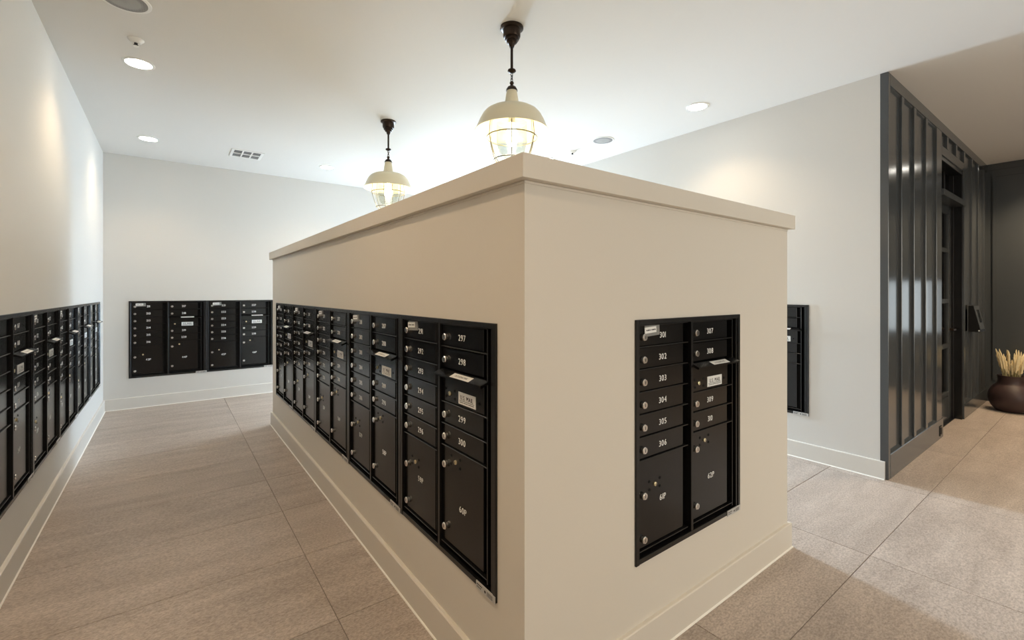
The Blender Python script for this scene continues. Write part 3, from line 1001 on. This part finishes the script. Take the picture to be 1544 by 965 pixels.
vt = thing('air_vent', 'white ceiling air register with six louvred openings above the far mailboxes', 'vent', (-0.14, 5.19, HC))
b = MB()
vw, vh = 0.165, 0.175
xs = [-vw, -vw + 0.028, -0.055, -0.040, 0.040, 0.055, vw - 0.028, vw]
for k in (0, 2, 4, 6): b.box(xs[k], xs[k + 1], -vh, vh, -0.008, 0)
for k in (1, 3, 5):
    b.box(xs[k], xs[k + 1], -vh, -vh + 0.028, -0.008, 0); b.box(xs[k], xs[k + 1], vh - 0.028, vh, -0.008, 0); b.box(xs[k], xs[k + 1], -0.010, 0.010, -0.008, 0)
b.build('vent_frame', M['plastic'], vt)
b = MB(); b.box(-vw + 0.01, vw - 0.01, -vh + 0.01, vh - 0.01, -0.0022, -0.0002); b.build('dark_fill', M['dark_fill'], vt)  # flat dark sheet standing in for the shaded vent openings
for k in (1, 3, 5):
    for y0, y1 in ((-vh + 0.028, -0.010), (0.010, vh - 0.028)):
        for q in range(3):
            yy = y0 + (q + 0.5) * (y1 - y0) / 3
            m_ = MB(); m_.prism([(yy - 0.0045, -0.003), (yy - 0.0030, -0.003), (yy + 0.0045, -0.007), (yy + 0.0030, -0.007)], 0, xs[k], xs[k + 1])
            m_.build('louvre', M['louvre'], vt)

# ------------------------------------------------------------------ clay pot with dried grass
px, py = 7.10, -0.335
pt = thing('clay_pot', 'dark brown rounded clay pot with a strap handle on the floor by the dark wall', 'pot', (px, py, 0))
b = MB()
b.lathe([(0.0, 0.0), (0.105, 0.0), (0.135, 0.012), (0.175, 0.060), (0.198, 0.120), (0.203, 0.170), (0.194, 0.225), (0.168, 0.280), (0.135, 0.315), (0.120, 0.335), (0.116, 0.375), (0.122, 0.415), (0.126, 0.425),
         (0.118, 0.427), (0.108, 0.41), (0.104, 0.36), (0.10, 0.30), (0.0, 0.28)], 48)
b.build('body', M['pot'], pt)
b = MB()
a = R(-36)
d = Vector((math.cos(a), math.sin(a), 0))
pts = [d * 0.115 + Vector((0, 0, 0.405)), d * 0.150 + Vector((0, 0, 0.412)), d * 0.172 + Vector((0, 0, 0.395)), d * 0.178 + Vector((0, 0, 0.34)), d * 0.178 + Vector((0, 0, 0.255))]
b.tube(pts, 0.012, 8); b.build('handle', M['pot'], pt)

gr = thing('dried_grass_bunch', 'bunch of pale straw coloured dried grass standing in the clay pot', 'dried grass', (px, py, 0.30))
for k in range(46):
    a = random.uniform(0, 2 * PI); rr = 0.075 * math.sqrt(random.random())
    base = Vector((rr * 0.8 * math.cos(a), rr * 0.8 * math.sin(a), 0.0))
    lean = Vector((math.cos(a), math.sin(a), 0)) * random.uniform(0.02, 0.10)
    h = random.uniform(0.27, 0.44)
    top = base + lean * 0.9 + Vector((0, 0, h))
    m_ = MB()
    mid = base * 0.6 + top * 0.4 - lean * 0.05
    m_.tube([base, mid, base * 0.35 + top * 0.65], 0.0025, 6)
    q0, q1 = base * 0.5 + top * 0.5, top
    N = 9
    ps, rs = [], []
    for i in range(N):
        t = i / (N - 1)
        p_ = q0.lerp(q1, t) + Vector((random.uniform(-1, 1), random.uniform(-1, 1), 0)) * 0.003
        ps.append(p_); rs.append((0.003 + 0.007 * math.sin(PI * min(1, t * 0.9 + 0.1)) ** 0.7) * (1.15 if i % 2 else 0.85))
    m_.tube(ps, 0.01, 7, 1, taper=rs)
    m_.build('grass_stem', [M['stalk'], M['straw']], gr)
